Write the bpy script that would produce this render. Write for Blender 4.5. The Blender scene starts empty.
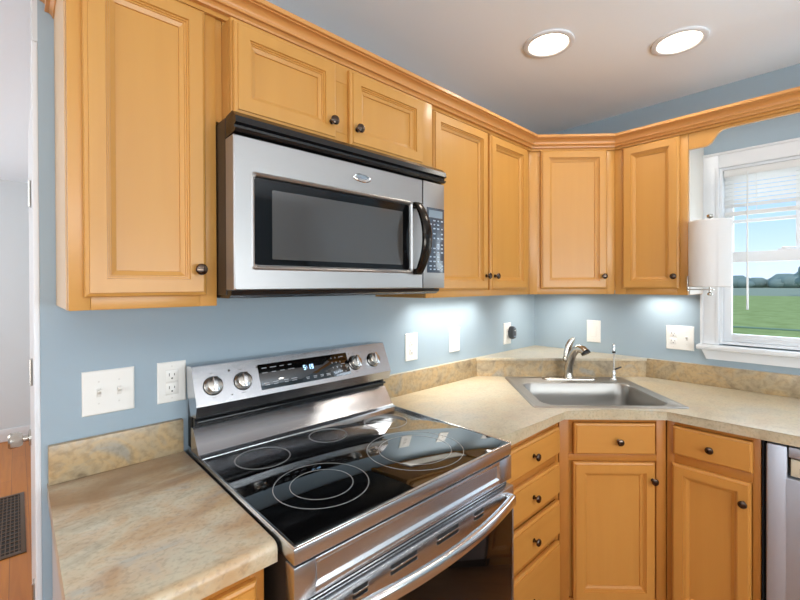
import bpy, bmesh, math, random
from mathutils import Vector, Matrix
random.seed(4)
S2 = math.sqrt(2.0)
scene = bpy.context.scene
COL = scene.collection

# ------------------------------------------------------------------ camera
cam_d = bpy.data.cameras.new('camera')
cam = bpy.data.objects.new('camera', cam_d)
COL.objects.link(cam)
yaw, pitch, roll = math.radians(43.1182), math.radians(-0.3302), math.radians(-0.2185)
Fv = Vector((math.sin(yaw)*math.cos(pitch), math.cos(yaw)*math.cos(pitch), math.sin(pitch)))
R0 = Vector((math.cos(yaw), -math.sin(yaw), 0)); U0 = R0.cross(Fv)
Rv = R0*math.cos(roll)+U0*math.sin(roll); Uv = -R0*math.sin(roll)+U0*math.cos(roll)
m = Matrix((Rv, Uv, -Fv)).transposed().to_4x4()
m.translation = Vector((-2.5388, -1.3953, 1.4240))
cam.matrix_world = m
cam_d.sensor_width = 36.0
cam_d.lens = 410.576/800*36
cam_d.shift_x = (400-400.622)/800
cam_d.shift_y = -(300-287.122)/800
cam_d.clip_start = 0.02; cam_d.clip_end = 2000
scene.camera = cam

# ------------------------------------------------------------------ colour management
vs = scene.view_settings
vs.view_transform = 'Standard'; vs.look = 'None'; vs.gamma = 1.0
vs.exposure = 0.09
vs.use_curve_mapping = False
scene.cycles.caustics_reflective = False
scene.cycles.caustics_refractive = False
scene.cycles.max_bounces = 10
scene.cycles.diffuse_bounces = 6
scene.cycles.transparent_max_bounces = 12
scene.cycles.use_denoising = True

# ------------------------------------------------------------------ world (sky)
w = bpy.data.worlds.new('sky'); scene.world = w; w.use_nodes = True
nt = w.node_tree; nt.nodes.clear()
tc = nt.nodes.new('ShaderNodeTexCoord'); sx = nt.nodes.new('ShaderNodeSeparateXYZ')
cr = nt.nodes.new('ShaderNodeValToRGB'); bg = nt.nodes.new('ShaderNodeBackground'); wo = nt.nodes.new('ShaderNodeOutputWorld')
nt.links.new(tc.outputs['Generated'], sx.inputs[0]); nt.links.new(sx.outputs['Z'], cr.inputs[0])
nt.links.new(cr.outputs[0], bg.inputs[0]); nt.links.new(bg.outputs[0], wo.inputs[0])
cr.color_ramp.elements[0].position = 0.0; cr.color_ramp.elements[0].color = (0.46, 0.56, 0.66, 1)
cr.color_ramp.elements[1].position = 0.5; cr.color_ramp.elements[1].color = (0.14, 0.28, 0.50, 1)
e = cr.color_ramp.elements.new(0.12); e.color = (0.28, 0.42, 0.58, 1)
bg.inputs[1].default_value = 1.9

sun_l = bpy.data.lights.new('sun', 'SUN'); sun_l.energy = 1.6; sun_l.angle = math.radians(2); sun_l.color = (1, .97, .9)
sun_o = bpy.data.objects.new('sun', sun_l); COL.objects.link(sun_o)
sun_o.rotation_euler = Vector((.6, .25, -.75)).to_track_quat('-Z', 'Y').to_euler()

def area(name, loc, rot, sx_, sy_, power, col=(1, 1, 1), shape='RECTANGLE', spread=180):
    l = bpy.data.lights.new(name, 'AREA'); l.shape = shape; l.size = sx_
    if shape == 'RECTANGLE': l.size_y = sy_
    l.energy = power; l.color = col; l.spread = math.radians(spread)
    o = bpy.data.objects.new(name, l); o.location = loc; o.rotation_euler = rot
    COL.objects.link(o); return o
P = math.pi
# added fill lamps out of view: behind the camera, at left, in the hall
area('rear_fill', (-2.6, -3.70, 1.55), (P/2+.80, 0, 0), 3.4, 1.3, 150, (0.90, 0.96, 1.0))
area('side_fill', (-5.03, -1.6, 1.75), (P/2+.8, 0, -P/2), 2.2, 1.0, 40, (0.90, 0.96, 1.0))
area('hall_fill', (-4.6, 2.2, 1.5), (P/2, 0, -P/2), 1.8, 1.6, 42, (0.96, 0.98, 1.0))
area('daylight_kitchen_window', (0.16, -1.405, 1.56), (P/2, 0, P/2), 0.8, 0.84, 8, (0.82, 0.91, 1.0))

# ------------------------------------------------------------------ mesh helpers
class Fr:
    """local frame: u to the right seen from the room, v up, n out of the wall"""
    def __init__(s, o, U, N, V=(0, 0, 1)):
        s.o = Vector(o); s.U = Vector(U).normalized(); s.N = Vector(N).normalized(); s.V = Vector(V).normalized()
    def __call__(s, u, v, n): return s.o + s.U*u + s.V*v + s.N*n
XY = Fr((0, 0, 0), (1, 0, 0), (0, 1, 0))          # u=x, v=z, n=y
FA = Fr((0, 0, 0), (1, 0, 0), (0, -1, 0))         # stove wall: u=x, n=-y
FB = Fr((0, 0, 0), (0, -1, 0), (-1, 0, 0))        # window wall: u=-y, n=-x
FD = Fr((0, 0, 0), (1, -1, 0), (-1, -1, 0))       # corner diagonal: u along, n from the corner

class MB:
    def __init__(s): s.v = []; s.f = []
    def add(s, vs_, fs):
        k = len(s.v); s.v += [Vector(p) for p in vs_]; s.f += [[k+i for i in f] for f in fs]; return s
    def box(s, f, u0, u1, v0, v1, n0, n1, bev=0.0, seg=2):
        if u0 > u1: u0, u1 = u1, u0
        if v0 > v1: v0, v1 = v1, v0
        if n0 > n1: n0, n1 = n1, n0
        c = [(u, v, n) for u in (u0, u1) for v in (v0, v1) for n in (n0, n1)]
        fs = [(0, 1, 3, 2), (4, 6, 7, 5), (0, 4, 5, 1), (2, 3, 7, 6), (0, 2, 6, 4), (1, 5, 7, 3)]
        if bev > 0:
            b = bmesh.new(); vv = [b.verts.new(p) for p in c]
            for q in fs: b.faces.new([vv[i] for i in q])
            bmesh.ops.bevel(b, geom=b.edges[:], offset=min(bev, .49*min(u1-u0, v1-v0, n1-n0)), segments=seg, profile=.5, affect='EDGES', clamp_overlap=True)
            b.verts.index_update()
            pts = [f(*p.co) for p in b.verts]; fcs = [[p.index for p in q.verts] for q in b.faces]
            b.free(); return s.add(pts, fcs)
        return s.add([f(*p) for p in c], fs)
    def prism(s, f, pts, n0, n1):
        """polygon in (u,v) extruded along n"""
        k = len(pts)
        return s.add([f(u, v, n0) for u, v in pts]+[f(u, v, n1) for u, v in pts],
                     [list(range(k))[::-1], list(range(k, 2*k))]+[[i, (i+1) % k, k+(i+1) % k, k+i] for i in range(k)])
    def rings(s, rs, cap0=True, cap1=True, closed=True):
        """loft lists of points of equal length"""
        k = len(rs[0]); base = len(s.v)
        for r in rs: s.v += [Vector(p) for p in r]
        for j in range(len(rs)-1):
            for i in range(k if closed else k-1):
                a = base+j*k+i; b_ = base+j*k+(i+1) % k
                s.f.append([a, b_, b_+k, a+k])
        if cap0: s.f.append([base+i for i in range(k)][::-1])
        if cap1: s.f.append([base+(len(rs)-1)*k+i for i in range(k)])
        return s
    def lathe(s, o, ax, prof, seg=24, cap0=True, cap1=True):
        """prof: (distance along axis, radius)"""
        o = Vector(o); ax = Vector(ax).normalized()
        a = ax.orthogonal().normalized(); b_ = ax.cross(a)
        rs = [[o+ax*t+(a*math.cos(2*P*i/seg)+b_*math.sin(2*P*i/seg))*max(r, 1e-5) for i in range(seg)] for t, r in prof]
        return s.rings(rs, cap0, cap1)
    def tube(s, pts, rad, seg=12, flat=None):
        """pts path, rad float or list; flat=(dir, factor): squash"""
        pts = [Vector(p) for p in pts]; n = len(pts)
        if not isinstance(rad, (list, tuple)): rad = [rad]*n
        rs = []; ref = None
        for i, p in enumerate(pts):
            t = (pts[min(i+1, n-1)]-pts[max(i-1, 0)]).normalized()
            if ref is None: ref = t.orthogonal().normalized() if flat is None else (Vector(flat[0])-t*t.dot(Vector(flat[0]))).normalized()
            a = (ref-t*t.dot(ref)).normalized(); b_ = t.cross(a); ref = a
            k = 1.0 if flat is None else flat[1]
            rs.append([p+a*math.cos(2*P*j/seg)*rad[i]*k+b_*math.sin(2*P*j/seg)*rad[i] for j in range(seg)])
        return s.rings(rs)
    def sweep(s, prof, path_frames, closed_prof=True):
        rs = [[pf(a, b_) for a, b_ in prof] for pf in path_frames]
        return s.rings(rs)
    def build(s, name, mat, parent=None, ang=35, smooth=True):
        off = Vector(parent['_o']) if parent is not None else Vector((0, 0, 0))
        me = bpy.data.meshes.new(name)
        b = bmesh.new()
        vv = [b.verts.new(p-off) for p in s.v]
        for q in s.f:
            try: b.faces.new([vv[i] for i in q])
            except ValueError: pass
        bmesh.ops.recalc_face_normals(b, faces=b.faces[:])
        for q in b.faces: q.smooth = smooth
        for ed in b.edges:
            if len(ed.link_faces) == 2 and ed.calc_face_angle(0) > math.radians(ang): ed.smooth = False
        b.to_mesh(me); b.free()
        me.materials.append(mat)
        o = bpy.data.objects.new(name, me); COL.objects.link(o)
        if parent is not None: o.parent = parent
        o['_o'] = list(off)
        return o

def thing(name, loc, label, cat, group=None):
    o = bpy.data.objects.new(name, None); o.location = loc; o.empty_display_size = .05
    COL.objects.link(o); o['_o'] = list(loc); o['label'] = label; o['category'] = cat
    if group: o['group'] = group
    return o
def tag(o, label, cat, group=None, kind=None):
    o['label'] = label; o['category'] = cat
    if group: o['group'] = group
    if kind: o['kind'] = kind
    return o
def struct(o): o['kind'] = 'structure'; return o

# ------------------------------------------------------------------ materials
def srgb(r, g, b_):
    f = lambda c: (c/255/12.92) if c/255 <= .04045 else ((c/255+.055)/1.055)**2.4
    return (f(r), f(g), f(b_), 1)
def mat(name, col, rough=.5, metal=0, coat=0, spec=.5, emit=None, es=0, coat_r=.1):
    m_ = bpy.data.materials.new(name); m_.use_nodes = True
    p = m_.node_tree.nodes['Principled BSDF']
    p.inputs['Base Color'].default_value = col; p.inputs['Roughness'].default_value = rough
    p.inputs['Metallic'].default_value = metal; p.inputs['Coat Weight'].default_value = coat
    p.inputs['Coat Roughness'].default_value = coat_r
    p.inputs['Specular IOR Level'].default_value = spec
    if emit: p.inputs['Emission Color'].default_value = emit; p.inputs['Emission Strength'].default_value = es
    return m_
def nodes(m_): return m_.node_tree, m_.node_tree.nodes['Principled BSDF']
def noise_chain(nt_, scale3, detail=4, dist=0.0, sc=1.0, rot=None):
    t = nt_.nodes.new('ShaderNodeTexCoord'); mp = nt_.nodes.new('ShaderNodeMapping'); n = nt_.nodes.new('ShaderNodeTexNoise')
    mp.inputs['Scale'].default_value = scale3
    if rot: mp.inputs['Rotation'].default_value = rot
    n.inputs['Scale'].default_value = sc; n.inputs['Detail'].default_value = detail; n.inputs['Distortion'].default_value = dist
    nt_.links.new(t.outputs['Object'], mp.inputs[0]); nt_.links.new(mp.outputs[0], n.inputs[0]); return n
def ramp(nt_, src, stops):
    r = nt_.nodes.new('ShaderNodeValToRGB'); nt_.links.new(src, r.inputs[0])
    el = r.color_ramp.elements
    el[0].position, el[0].color = stops[0]; el[1].position, el[1].color = stops[-1]
    for p, c in stops[1:-1]:
        q = el.new(p); q.color = c
    return r
def mixc(nt_, a, b_, fac, mode='MIX'):
    mx = nt_.nodes.new('ShaderNodeMix'); mx.data_type = 'RGBA'; mx.blend_type = mode
    if isinstance(fac, float): mx.inputs[0].default_value = fac
    else: nt_.links.new(fac, mx.inputs[0])
    for k, s_ in ((6, a), (7, b_)):
        if isinstance(s_, tuple): mx.inputs[k].default_value = s_
        else: nt_.links.new(s_, mx.inputs[k])
    return mx.outputs[2]

def maple(name, hor=False, c=(197, 144, 72), c2=(185, 129, 60), rough=.34):
    m_ = mat(name, (1, 1, 1, 1), rough+.04, coat=.22, coat_r=.25, spec=.4); nt_, p = nodes(m_)
    s1 = (2.2, 2.2, 26) if hor else (26, 26, 1.6)
    s2 = (3, 3, 5) if hor else (5, 5, 2)
    n1 = noise_chain(nt_, s1, 5, .6); n2 = noise_chain(nt_, s2, 2, .2)
    r1 = ramp(nt_, n1.outputs[0], [(.36, srgb(*c2)), (.6, srgb(*c))])
    r2 = ramp(nt_, n2.outputs[0], [(.3, (.965, .95, .93, 1)), (.7, (1, 1, 1, 1))])
    o = mixc(nt_, srgb(*c), r1.outputs[0], .20)
    o = mixc(nt_, o, r2.outputs[0], 1.0, 'MULTIPLY')
    nt_.links.new(o, p.inputs['Base Color']); return m_
M = {}
M['maple'] = maple('maple')
M['maple_h'] = maple('maple_horizontal', True)
M['crown'] = maple('maple_crown', True, (206, 148, 84), (186, 126, 66), .3)
M['frame'] = maple('maple_base_frame', False, (184, 119, 50), (168, 102, 38))
M['lower'] = maple('maple_shaded', False, (200, 138, 64), (184, 120, 50))  # deeper maple: weaker light near the floor is put into the colour
M['lower_h'] = maple('maple_shaded_horizontal', True, (200, 138, 64), (184, 120, 50))  # same low shade in the colour, grain running across
M['side'] = mat('glare_end_panel', srgb(214, 208, 198), .4)  # off-white takes window glare on the cabinet side into the colour
M['side_l'] = maple('maple_glare_panel', False, (214, 182, 140), (203, 166, 122), .35)  # paler maple: glare on the left cabinet side put into the colour

def wallmat(name, c):
    m_ = mat(name, c, .62, spec=.35); nt_, p = nodes(m_)
    n = noise_chain(nt_, (220, 220, 220), 3); b_ = nt_.nodes.new('ShaderNodeBump'); b_.inputs['Strength'].default_value = .05
    b_.inputs['Distance'].default_value = .002
    nt_.links.new(n.outputs[0], b_.inputs['Height']); nt_.links.new(b_.outputs[0], p.inputs['Normal']); return m_
M['wall'] = wallmat('blue_grey_paint', srgb(157, 173, 183))
M['hallwall'] = wallmat('pale_hall_paint', srgb(206, 210, 212))
M['ceiling'] = wallmat('ceiling_paint', srgb(240, 246, 252))
M['white'] = mat('white_trim_paint', srgb(222, 224, 226), .35)
M['plate'] = mat('white_plastic', srgb(236, 233, 226), .35)
M['plate_d'] = mat('plastic_slot', srgb(70, 66, 62), .5)
M['plate_s'] = mat('plastic_off_white', srgb(222, 218, 210), .4)  # slightly darker plastic for surrounds, frames, screws and indicator
M['black'] = mat('black_plastic', srgb(22, 22, 23), .22)
M['blackm'] = mat('matt_black', srgb(18, 17, 17), .6)
M['darkside'] = mat('dark_enamel_side', srgb(52, 42, 34), .4)
M['bronze'] = mat('dark_bronze', srgb(92, 78, 68), .2, 1.0)
M['bglass'] = mat('black_glass', srgb(8, 8, 9), .045, spec=.7, coat=1.0, coat_r=.02)
M['ovenglass'] = mat('oven_door_glass', srgb(14, 10, 8), .05, spec=.35)
M['line'] = mat('burner_ring_print', srgb(170, 170, 168), .3)
M['chrome'] = mat('chrome', srgb(225, 225, 225), .08, 1.0)
M['nickel'] = mat('brushed_nickel', srgb(190, 184, 174), .22, 1.0)
M['towel'] = mat('paper_towel', srgb(214, 213, 211), .9, spec=.1)
M['lens'] = mat('lamp_lens', srgb(255, 246, 228), .4, emit=srgb(255, 240, 214), es=9.0)
M['digits'] = mat('clock_digits', (0, 0, 0, 1), .4, emit=srgb(170, 215, 255), es=3.0)
M['digitglow'] = mat('keypad_print', srgb(165, 168, 172), .4)
M['keygrey'] = mat('keypad_grey', srgb(120, 135, 150), .3)
M['ledge_edge'] = mat('steel_bright', srgb(225, 225, 224), .2, 1.0)
M['blind'] = mat('white_blind_vinyl', srgb(226, 226, 224), .4)
M['sticker'] = mat('beige_label', srgb(214, 202, 176), .5)
M['sticker_ink'] = mat('label_ink', srgb(150, 140, 125), .5)
M['grille'] = mat('dark_metal_grille', srgb(96, 76, 60), .45, .6)

def steel(name, c=(178, 176, 174), rough=.27, scale=(1.5, 1.5, 260)):
    m_ = mat(name, srgb(*c), rough, 1.0); nt_, p = nodes(m_)
    p.inputs['Anisotropic'].default_value = .4
    return m_
M['steel'] = steel('brushed_steel', (206, 208, 212), .27)
M['steel_mw'] = steel('brushed_steel_pale', (172, 170, 168), .42)
M['sink'] = mat('sink_steel', srgb(164, 160, 154), .38, 1.0)
M['dw'] = mat('dishwasher_steel', srgb(196, 200, 210), .42, .75)

def screen_mat():
    m_ = mat('microwave_screen', srgb(62, 58, 54), .16, spec=.6, coat=1.0, coat_r=.03); return m_
M['mwscreen'] = screen_mat()
M['mwblack'] = mat('microwave_door_glass', srgb(10, 10, 11), .08, spec=.35)
M['mwkey'] = mat('microwave_keypad', srgb(64, 74, 86), .12, spec=.7, coat=.5, coat_r=.03)

def laminate(name, warm):
    m_ = mat(name, (1, 1, 1, 1), .3, spec=.5, coat=.4, coat_r=.22); nt_, p = nodes(m_)
    a = noise_chain(nt_, (3.0, 4.2, 5), 5, .6, rot=(0, 0, .4))
    b_ = noise_chain(nt_, (11, 14, 13), 8, .5, rot=(0, 0, .5))
    c = noise_chain(nt_, (95, 120, 100), 6, .3, rot=(0, 0, .5))
    d = noise_chain(nt_, (6, 8, 6), 6, .6, rot=(0, 0, .4))
    if warm:
        base = ramp(nt_, a.outputs[0], [(.32, srgb(150, 122, 86)), (.44, srgb(186, 164, 128)), (.53, srgb(204, 196, 172)), (.66, srgb(182, 178, 164))])
    else:
        base = ramp(nt_, a.outputs[0], [(.30, srgb(182, 160, 128)), (.45, srgb(196, 180, 148)), (.55, srgb(194, 181, 154)), (.7, srgb(180, 172, 155))])
    mid = ramp(nt_, b_.outputs[0], [(.30, srgb(154, 142, 120)), (.46, srgb(202, 192, 166)), (.58, srgb(204, 176, 140)), (.70, srgb(174, 170, 160))])
    fine = ramp(nt_, c.outputs[0], [(.36, (.66, .65, .64, 1)), (.5, (1, 1, 1, 1)), (.68, (1.0, 1.0, 1.0, 1))])
    ochre = ramp(nt_, d.outputs[0], [(.48 if warm else .54, (0, 0, 0, 1)), (.64 if warm else .72, (.62, .62, .62, 1) if warm else (.15, .15, .15, 1))])
    o = mixc(nt_, base.outputs[0], mid.outputs[0], .52 if warm else .25)
    o = mixc(nt_, o, srgb(180, 136, 86), ochre.outputs[0])
    o = mixc(nt_, o, fine.outputs[0], .48, 'MULTIPLY')
    if warm:      # brown vein of the sheet that runs along the wall side
        tc_ = nt_.nodes.new('ShaderNodeTexCoord'); sp = nt_.nodes.new('ShaderNodeSeparateXYZ'); nt_.links.new(tc_.outputs['Object'], sp.inputs[0])
        e1 = noise_chain(nt_, (3, 9, 4), 5, 1.0)
        ad = nt_.nodes.new('ShaderNodeMath'); ad.operation = 'MULTIPLY_ADD'; ad.inputs[1].default_value = .55
        nt_.links.new(e1.outputs[0], ad.inputs[0]); nt_.links.new(sp.outputs['Y'], ad.inputs[2])
        vein = ramp(nt_, ad.outputs[0], [(.33, (0, 0, 0, 1)), (.45, (.8, .8, .8, 1)), (.60, (.35, .35, .35, 1))])
        o = mixc(nt_, o, srgb(136, 100, 64), vein.outputs[0])
    nt_.links.new(o, p.inputs['Base Color']); return m_
M['lam'] = laminate('stone_laminate', True)
M['lam2'] = laminate('stone_laminate_cream', False)
def lamdark(name='stone_laminate_brown', k=1.0):
    m_ = mat(name, (1, 1, 1, 1), .32, coat=.1); nt_, p = nodes(m_)
    a = noise_chain(nt_, (7, 7, 9), 5, 1.2); c = noise_chain(nt_, (60, 60, 60), 4, .5)
    base = ramp(nt_, a.outputs[0], [(.3, srgb(132, 114, 88)), (.45, srgb(172, 154, 124)), (.56, srgb(184, 156, 114)), (.7, srgb(156, 148, 132))])
    fine = ramp(nt_, c.outputs[0], [(.33, (.68, .66, .62, 1)), (.55, (1, 1, 1, 1))])
    o = mixc(nt_, base.outputs[0], fine.outputs[0], .8, 'MULTIPLY')
    nt_.links.new(o, p.inputs['Base Color']); return m_
M['lamd'] = lamdark()
M['lamd2'] = lamdark('stone_laminate_grey_brown', 1)

def floormat(name='oak_floor', A=(186, 114, 34), B=(164, 94, 26)):
    m_ = mat(name, (1, 1, 1, 1), .4, coat=.1, coat_r=.2); nt_, p = nodes(m_)
    t = nt_.nodes.new('ShaderNodeTexCoord'); mp = nt_.nodes.new('ShaderNodeMapping'); mp.inputs['Rotation'].default_value = (0, 0, P/2)
    br = nt_.nodes.new('ShaderNodeTexBrick'); br.inputs['Scale'].default_value = 1.0
    br.inputs['Brick Width'].default_value = 1.1; br.inputs['Row Height'].default_value = .083; br.inputs['Mortar Size'].default_value = .0012
    br.inputs['Color1'].default_value = srgb(*A); br.inputs['Color2'].default_value = srgb(*B); br.inputs['Mortar'].default_value = srgb(120, 74, 38)
    br.inputs['Bias'].default_value = -.1
    nt_.links.new(t.outputs['Object'], mp.inputs[0]); nt_.links.new(mp.outputs[0], br.inputs[0])
    n = noise_chain(nt_, (40, 2, 1), 5, 1.0); r = ramp(nt_, n.outputs[0], [(.3, (.8, .74, .68, 1)), (.6, (1, 1, 1, 1))])
    o = mixc(nt_, br.outputs[0], r.outputs[0], .8, 'MULTIPLY')
    nt_.links.new(o, p.inputs['Base Color']); return m_
M['floor'] = floormat()
M['floor2'] = floormat('kitchen_oak_floor', (170, 118, 70), (152, 100, 56))
def grass():
    m_ = mat('meadow_grass', (1, 1, 1, 1), .9, spec=.1); nt_, p = nodes(m_)
    n = noise_chain(nt_, (1.2, 1.2, 1), 6, .5); r = ramp(nt_, n.outputs[0], [(.35, srgb(150, 160, 92)), (.65, srgb(172, 182, 112))])
    nt_.links.new(r.outputs[0], p.inputs['Base Color']); return m_
M['grass'] = grass()
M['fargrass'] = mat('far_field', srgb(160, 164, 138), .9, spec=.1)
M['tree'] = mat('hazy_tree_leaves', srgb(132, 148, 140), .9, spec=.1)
M['fence'] = mat('weathered_fence', srgb(128, 150, 128), .8)
def glass():
    m_ = bpy.data.materials.new('window_glass'); m_.use_nodes = True; nt_ = m_.node_tree; nt_.nodes.clear()
    o = nt_.nodes.new('ShaderNodeOutputMaterial'); mx = nt_.nodes.new('ShaderNodeMixShader')
    tr = nt_.nodes.new('ShaderNodeBsdfTransparent'); gl = nt_.nodes.new('ShaderNodeBsdfGlossy'); fr = nt_.nodes.new('ShaderNodeFresnel')
    gl.inputs['Roughness'].default_value = .02; fr.inputs['IOR'].default_value = 1.1
    nt_.links.new(fr.outputs[0], mx.inputs[0]); nt_.links.new(tr.outputs[0], mx.inputs[1]); nt_.links.new(gl.outputs[0], mx.inputs[2]); nt_.links.new(mx.outputs[0], o.inputs[0])
    return m_
M['glass'] = glass()

# ================================================================== room shell
ZC = 2.397
WX, XE = -5.2, -2.495
struct(MB().box(XY, WX, .14, -.1, 0, 0, 3.95).box(XY, WX, -2.6, -.1, 0, -3.9, 0).build('floor', M['floor']))
struct(MB().box(XY, -2.6, .14, -.1, 0, -3.9, 0).build('floor', M['floor2']))
struct(MB().box(XY, WX, .14, ZC, ZC+.1, -3.9, 3.95).build('ceiling', M['ceiling']))
struct(MB().box(XY, XE, .14, 0, ZC, 0, .12).build('wall_back', M['wall']))
WY0, WY1, WZ0, WZ1 = -.991, -1.82, 1.126, 1.990     # window opening in the right wall
wr = MB()
wr.box(XY, 0, .14, 0, ZC, WY0, 0).box(XY, 0, .14, 0, ZC, -3.78, WY1).box(XY, 0, .14, 0, WZ0, WY1, WY0).box(XY, 0, .14, WZ1, ZC, WY1, WY0)
struct(wr.build('wall_right', M['wall']))
struct(MB().box(XY, WX+.1, .14, 0, ZC, -3.9, -3.78).build('wall_front', M['wall']))
struct(MB().box(XY, WX, WX+.1, 0, ZC, -3.9, 3.95).build('wall_left', M['hallwall']))
struct(MB().box(XY, WX+.1, -2.26, 0, ZC, 3.83, 3.95).build('wall_far', M['hallwall']))
struct(MB().box(XY, -2.38, -2.26, 0, ZC, .12, 3.83).build('wall_hall', M['hallwall']))
struct(MB().box(XY, WX+.1, -2.38, 0, .115, 3.815, 3.83, .004).build('baseboard_far', M['white']))

# white jamb board on the end of the stove wall and the half seen open door behind it
struct(MB().box(XY, XE-.012, XE, 0, 2.045, -.001, .121, .002).build('trim_1', M['white']))
struct(MB().box(XY, XE-.010, XE, 2.046, ZC-.001, 0, .12).build('trim_2', M['hallwall']))
dr = struct(MB().box(XY, XE-.006, XE+.029, .012, 2.02, .135, .80, .002).build('door_1', M['white']))
dr['_o'] = [0, 0, 0]
kb = MB().lathe((XE-.006, .72, .845), (-1, 0, 0), [(0, .030), (.006, .030), (.008, .012), (.022, .012), (.024, .022), (.035, .028), (.058, .029), (.064, .024)], 24)
kb.build('door_knob', M['nickel'], dr)
for z in (1.185, 1.68, .56):
    MB().box(XY, XE-.0145, XE-.006, z-.035, z+.035, .137, .165, .001).lathe((XE-.014, .134, z-.036), (0, 0, 1), [(0, .004), (.072, .004)], 10).build('door_hinge', M['nickel'], dr)

# ------------------------------------------------------------------ window
win = struct(MB().build('window_1', M['white'])) if False else None
wf = MB()
# casing on the wall face (mitred look by simple boards with raised outer edge)
CW = .075
wf.box(FB, -WY0-CW, -WY0, WZ0-.005, WZ1+CW, 0, .018, .003)
wf.box(FB, -WY1, -WY1+CW, WZ0-.005, WZ1+CW, 0, .018, .003)
wf.box(FB, -WY0, -WY1, WZ1, WZ1+CW, 0, .018, .003)
wf.box(FB, -WY0-CW, -WY0-CW+.012, WZ0-.005, WZ1+CW, .018, .024, .002)
wf.box(FB, -WY0-CW, -WY1+CW, WZ1+CW-.012, WZ1+CW, .018, .024, .002)
wf.box(FB, -WY0-.012, -WY0, WZ0, WZ1+.002, .018, .021, .001)
# jamb liners
wf.box(FB, -WY0, -WY0+.012, WZ0, WZ1, -.13, 0)
wf.box(FB, -WY1-.012, -WY1, WZ0, WZ1, -.13, 0)
wf.box(FB, -WY0+.012, -WY1-.012, WZ1-.012, WZ1, -.13, 0)
wf.box(FB, -WY0+.012, -WY1-.012, WZ0-.005, WZ0+.012, -.13, 0)
win = struct(wf.build('window_1', M['white']))
a_ = MB().box(FB, -WY0-CW-.012, -WY1+CW+.012, WZ0-.030, WZ0-.006, 0, .05, .006)
a_.build('window_stool', M['white'], win)
MB().prism(Fr((0, 0, 0), (0, -1, 0), (-1, 0, 0)), [(-WY0-CW+.005, WZ0-.032), (-WY1+CW, WZ0-.032), (-WY1+CW-.02, WZ0-.078), (-WY0-CW+.025, WZ0-.078)], 0, .016).build('window_apron', M['white'], win)
yl, yr_ = -WY0+.012, -WY1-.012
def sash(name, z0, z1, n, bot, top, st):
    s_ = MB()
    s_.box(FB, yl, yl+st, z0, z1, n-.028, n, .003).box(FB, yr_-st, yr_, z0, z1, n-.028, n, .003)
    s_.box(FB, yl+st, yr_-st, z0, z0+bot, n-.028, n, .003).box(FB, yl+st, yr_-st, z1-top, z1, n-.028, n, .003)
    o = s_.build(name, M['white'], win)
    MB().box(FB, yl+st, yr_-st, z0+bot, z1-top, n-.016, n-.013).build('window_pane', M['glass'], o)
    return o
ls = sash('lower_sash', WZ0+.012, 1.578, -.03, .038, .05, .032)
us = sash('upper_sash', 1.535, WZ1-.012, -.065, .045, .04, .032)
mu = MB()
for y in (1.268, 1.53): mu.box(FB, y-.008, y+.008, 1.58, WZ1-.05, -.079, -.063, .002)
mu.box(FB, yl+.032, yr_-.032, 1.722, 1.738, -.0795, -.0635, .002)
mu.build('muntin', M['white'], win)
MB().box(FB, 1.20, 1.26, 1.578, 1.585, -.054, -.036, .002).lathe((.045, -1.225, 1.585), (0, 0, 1), [(0, .014), (.006, .013), (.010, .006)], 16).box(FB, 1.222, 1.262, 1.586, 1.594, -.05, -.042, .003).build('sash_lock', M['white'], win)

_nt, _p = nodes(M['blind'])
_tl = _nt.nodes.new('ShaderNodeBsdfTranslucent'); _tl.inputs[0].default_value = srgb(240, 240, 238); _mx = _nt.nodes.new('ShaderNodeMixShader'); _mx.inputs[0].default_value = .16
_out = [n_ for n_ in _nt.nodes if n_.type == 'OUTPUT_MATERIAL'][0]
_nt.links.new(_p.outputs[0], _mx.inputs[1]); _nt.links.new(_tl.outputs[0], _mx.inputs[2]); _nt.links.new(_mx.outputs[0], _out.inputs[0])
bl = thing('window_blind', (.03, -1.4, WZ1-.05), 'white horizontal blind drawn up to the top of the kitchen window', 'blind')
b_ = MB().box(FB, yl+.004, yr_-.004, WZ1-.045, WZ1-.013, -.028, -.002, .003); b_.build('headrail', M['blind'], bl)
z = WZ1-.052; sl = MB()
while z > 1.782:
    sl.prism(Fr((0, -(yl+.006), z), (-1, 0, 0), (0, -1, 0)), [(-.026, -.006), (-.0145, .0018), (-.003, .0062), (-.003, .0050), (-.0145, .0006), (-.026, -.0072)], 0, yr_-yl-.012)
    z -= .0195
sl.build('slats', M['blind'], bl)
MB().box(FB, yl+.006, yr_-.006, 1.752, 1.772, -.027, -.003, .004).build('bottom_rail', M['blind'], bl)
for y in (1.13, 1.45, 1.70): MB().tube([(.004, -y, WZ1-.04), (.004, -y, 1.765)], .0009, 6).build('ladder_cord', M['blind'], bl)
MB().tube([(.001, -1.097, 1.962), (-.001, -1.097, 1.63), (-.001, -1.098, 1.30)], [.0028, .0035, .0045], 8).build('tilt_wand', M['blind'], bl)

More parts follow.
